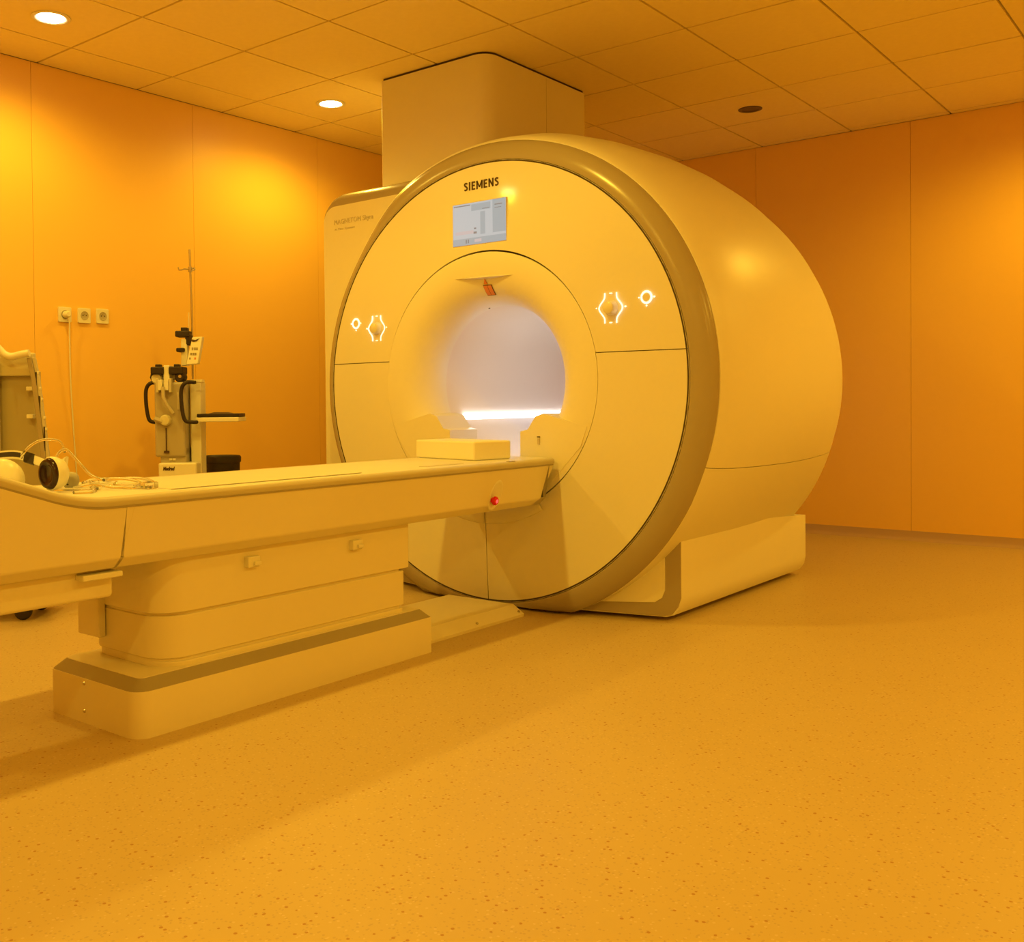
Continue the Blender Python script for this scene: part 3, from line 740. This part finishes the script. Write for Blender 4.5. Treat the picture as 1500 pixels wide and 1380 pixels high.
# twin heads
for x0, x1, wx in ((229, 248, 234), (255, 276, 271)):
    hd = ibox('pump_head', x0, x1, 538, 549, -.10, .0, 'black_rubber', bev=.006)
    ibox('head_cap', (x0 + x1) / 2 - 5, (x0 + x1) / 2 + 3, 534, 539, -.07, -.03, 'black_rubber', hd)
MB().lathe([(0, .02), (.022, .018), (.028, .008), (.028, -.03)], 24, Matrix.Translation((ix(236), -.06, iz(555))) @ MF).build('head_wheel', 'white_plastic', inj, smooth=40)
MB().lathe([(0, .03), (.020, .03), (.026, .02), (.026, -.03)], 24, Matrix.Translation((ix(270), -.06, iz(553))) @ MF).build('head_wheel', 'black_rubber', inj, smooth=40)
MB().lathe([(0, .034), (.008, .034), (.009, .028)], 16, Matrix.Translation((ix(271), -.06, iz(552))) @ MF).build('wheel_hub', 'steel', inj, smooth=40)
MB().tube([(ix(229), -.06, iz(545)), (ix(227), -.06, iz(553)), (ix(230), -.06, iz(560))], .006, 8).build('head_strap', 'black_rubber', inj, smooth=40)
ibox('head_yoke', 247, 256, 536, 560, -.09, .02, 'white_plastic')
ibox('head_bridge', 240, 268, 549, 556, -.05, .02, 'white_plastic')
# pole with hooks, bracket and key pad
MB().tube([(ix(281), .04, iz(555)), (ix(281), .04, iz(470)), (ix(280), .04, iz(430)), (ix(278.5), .04, iz(364))], .0055, 8).build('pole', 'steel', inj, smooth=40)
MB().tube([(ix(263), .02, iz(391)), (ix(264), .02, iz(395)), (ix(268), .02, iz(395)), (ix(271), .03, iz(393)), (ix(279), .036, iz(393.5)), (ix(286), .03, iz(392)), (ix(287.5), .02, iz(394)), (ix(284), .02, iz(396))], .0035, 6).build('bag_hook', 'steel', inj, smooth=40)
MB().lathe([(0, -.012), (.011, -.012), (.011, .012), (0, .012)], 12, Matrix.Translation((ix(279), .04, iz(393.5)))).build('hook_collar', 'steel', inj, smooth=40)
MB().tube([(ix(277), .03, iz(457)), (ix(277), .03, iz(487))], .002, 6).build('cord', 'white_plastic', inj)
cl = ibox('pole_clamp', 260, 281, 485, 494, -.03, .05, 'black_rubber', bev=.006)
ibox('clamp_arm', 274, 282, 490, 506, -.02, .05, 'black_rubber', cl, .006)
ibox('clamp_top', 268, 277, 480, 485.5, -.02, .03, 'black_rubber', cl, .003)
ibox('mast_sleeve', 268, 277, 497, 536, -.02, .03, 'white_plastic')
ibox('mast_grip', 262, 274, 510, 516, -.04, .02, 'black_rubber', bev=.006)
kp = MB().prism([(ix(286), iz(495)), (ix(301), iz(494)), (ix(295), iz(534)), (ix(278), iz(535))], lambda u, v, t: (u, -.05 + .05 * t - (v - 1.2) * -.15, v)).build('key_pad', 'white_plastic', inj, bevel=.004)
def kpy(z): return -.05 + (z - 1.2) * .15 - .0022
for r_, (py_, xs_) in enumerate(((512, (287, 290.5, 293.5)), (519.5, (285, 288.5, 291.5)), (526, (283.5, 291)))):
    for q in xs_:
        zc = iz(py_); MB().box(ix(q) - .004, ix(q) + .004, kpy(zc), kpy(zc) + .004, zc - .007 + r_ * .001, zc + .007 - r_ * .001).build('key', 'warning_label' if (r_ == 2 and q > 288) else 'base_grey', kp)
zc = iz(500); MB().loft([[(ix(a), kpy(iz(b_)) + d, iz(b_)) for a, b_ in ((285, 498), (291, 499), (297, 496.5), (293, 501), (288, 502), (285.5, 501))] for d in (0, .002)]).build('pad_mark', 'logo_ink', kp)
# shelf
ibox('shelf', 293, 355, 611.5, 618, -.10, .12, 'white_plastic', bev=.004)
tr = tag(MB().loft([[(x, y, z) for x, y in rrect(-.105, .105, -.09, .10, .01, 4)] for z in (0, .017)]).build('black_tray', 'black_rubber', bevel=.003),
         'flat black tray lying on the injector shelf', 'tray')
ip = Matrix.Translation((-4.2, IY, 0)) @ Matrix.Rotation(YAW, 4, 'Z')
tr.matrix_world = ip @ Matrix.Translation((ix(324.5), 0, iz(611.3)))
MB().loft([[(x * k, y * k, z) for x, y in rrect(-.06, .06, -.06, .06, .03, 4)] for z, k in ((.0172, 1), (.024, .55))]).build('tray_lid', 'black_rubber', tr, smooth=40)

# ------------------------------------------------------------------ black waste bin behind the table
bn = thing('waste_bin', 'black plastic waste bin on the floor beside the injector stand', 'bin', (0, 0, 0))
bn.matrix_world = ip @ Matrix.Translation((.156, .30, 0))
MB().lathe([(0, .0), (.078, .0), (.082, .01), (.095, .60), (.0955, .625), (.090, .625), (.076, .03), (0, .03)], 36).build('bin_body', 'black_rubber', bn, smooth=40)
MB().lathe([(.095, .612), (.101, .614), (.102, .640), (.096, .648), (.088, .640), (.088, .612)], 36).build('bin_rim', 'black_rubber', bn, smooth=40)

# ------------------------------------------------------------------ wall sockets and cord
wx = X0
def socket(y, z, lab):
    t = thing('wall_socket', lab, 'socket', (wx, y, z), 0, 'wall sockets above the table end')
    MX = Matrix.Rotation(PI / 2, 4, 'Y')
    MB().prism(rrect(-.037, .037, -.040, .040, .006, 4), lambda u, v, tt: (tt * .011, u, v)).build('face_plate', 'white_plastic', t, bevel=.002)
    MB().lathe([(.0225, .010), (.0235, .0125), (.021, .0125), (.0195, .0115), (.0185, .0112), (0, .0112)], 28, MX).build('socket_well', 'injector_body', t, smooth=40)
    for dy in (-.0095, .0095):
        MB().lathe([(0, .0125), (.003, .0125), (.003, .011)], 10, Matrix.Translation((0, dy, .001)) @ MX).build('pin_hole', 'black_rubber', t)
    MB().lathe([(0, .0145), (.0028, .0145), (.0028, .011)], 10, Matrix.Translation((0, 0, .009)) @ MX).build('earth_pin', 'steel', t)
    return t
socket(2.868, 1.402, 'white wall socket with a plug in it, leftmost of the three')
socket(2.982, 1.403, 'empty white wall socket in the middle of the three')
socket(3.093, 1.406, 'empty white wall socket nearest the injector pole')
cd = thing('power_cord', 'white plug and cord hanging down the wall from the left socket', 'cord', (wx + .0135, 2.868, 1.402))
MB().lathe([(0, .034), (.012, .034), (.017, .028), (.0185, .0)], 24, Matrix.Rotation(PI / 2, 4, 'Y')).build('plug', 'white_plastic', cd, smooth=40)
MB().tube(smooth_path([(.02, .002, -.01), (.022, .010, -.04), (.012, .015, -.12), (.004, .022, -.35), (-.004, .040, -.62), (-.004, .055, -.9), (-.002, .05, -1.25), (.02, .02, -1.385), (.06, -.08, -1.396)], 8), .004, 8).build('cable', 'white_plastic', cd, smooth=50)

# ------------------------------------------------------------------ equipment cart at the left edge
ct = thing('equipment_cart', 'cream equipment cart with grey leaning post and top handle at the left edge', 'cart', (-4.14, 2.235, 0), YAW)
def cx_(px): return (px - 40) / 339
def cz_(py): return .92 + (597 - py) / 339
def cart_post(dx):
    p = MB(); rings = []
    pts = [((46, 526), 0), ((52, 556), 0), ((58, 610), 0), ((64, 665), 0), ((68, 740), 0), ((70, 840), 0)]
    for (px_, py_), d in pts:
        x = cx_(px_) + dx; z = cz_(py_); rings.append([(x, -.012, z), (x + .022, -.012, z), (x + .022, .012, z), (x, .012, z)])
    o = p.loft(rings).build('leaning_post', 'grey_trim', ct, bevel=.005)
    rings = []
    p = MB()
    for (px_, py_), d in pts:
        x = cx_(px_) + dx + .0215; z = cz_(py_) + .002; rings.append([(x, -.006, z), (x + .014, -.006, z), (x + .014, .012, z), (x, .012, z)])
    p.loft(rings).build('post_rail', 'rail_grey', o, bevel=.003)
    for py_ in (548, 571, 587, 614, 631):
        k = (py_ - 526) / 139; x = cx_(46 + 18 * k) + dx + .035
        MB().box(x, x + .008, -.008, .006, cz_(py_) - .006, cz_(py_) + .006).build('post_clip', 'white_plastic', o, bevel=.002)
    for py_, h_ in ((560, 26), (595, 26), (645, 36)):
        k = (py_ - 526) / 139; x = cx_(46 + 18 * k) + dx + .024
        MB().box(x, x + .006, -.0085, -.005, cz_(py_ + h_ / 2), cz_(py_ - h_ / 2)).build('post_slot', 'dark_gap', o)
cart_post(0); cart_post(-.52)
MB().box(cx_(-112), cx_(53), .02, .05, cz_(552), cz_(518)).build('top_panel', 'cart_panel', ct, bevel=.006)
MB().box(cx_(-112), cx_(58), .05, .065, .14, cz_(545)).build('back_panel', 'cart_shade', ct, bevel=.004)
MB().box(cx_(-30), cx_(3), -.02, .02, .14, cz_(530)).build('side_panel', 'cart_panel', ct, bevel=.006)
for py_ in (571, 612):
    MB().box(cx_(42), cx_(52), .01, .05, cz_(py_ + 3), cz_(py_ - 3)).build('panel_clip', 'white_plastic', ct, bevel=.003)
hpts = [(-112, 524), (-100, 519), (-60, 512), (-20, 509), (2, 509), (8, 513), (16, 521), (26, 524), (40, 521), (52, 519)]
MB().tube(smooth_path([(cx_(a), -.02, cz_(b_)) for a, b_ in hpts], 4), .016, 10).build('top_handle', 'white_plastic', ct, smooth=50)
MB().prism(rrect(cx_(-112), cx_(72), -.10, .22, .03, 4), lambda u, v, t: (u, v, .085 + .06 * t)).build('chassis', 'cart_panel', ct, bevel=.006)
for x, y in ((cx_(40), -.04), (cx_(-95), -.04), (cx_(40), .17), (cx_(-95), .17)):
    MB().lathe([(0, -.013), (.032, -.013), (.0375, -.008), (.0375, .008), (.032, .013), (0, .013)], 20, Matrix.Translation((x, y, .0375)) @ Matrix.Rotation(PI / 2, 4, 'X')).build('caster', 'black_rubber', ct, smooth=40)
    MB().box(x - .012, x + .012, y - .018, y + .018, .055, .09).build('caster_fork', 'grey_trim', ct)
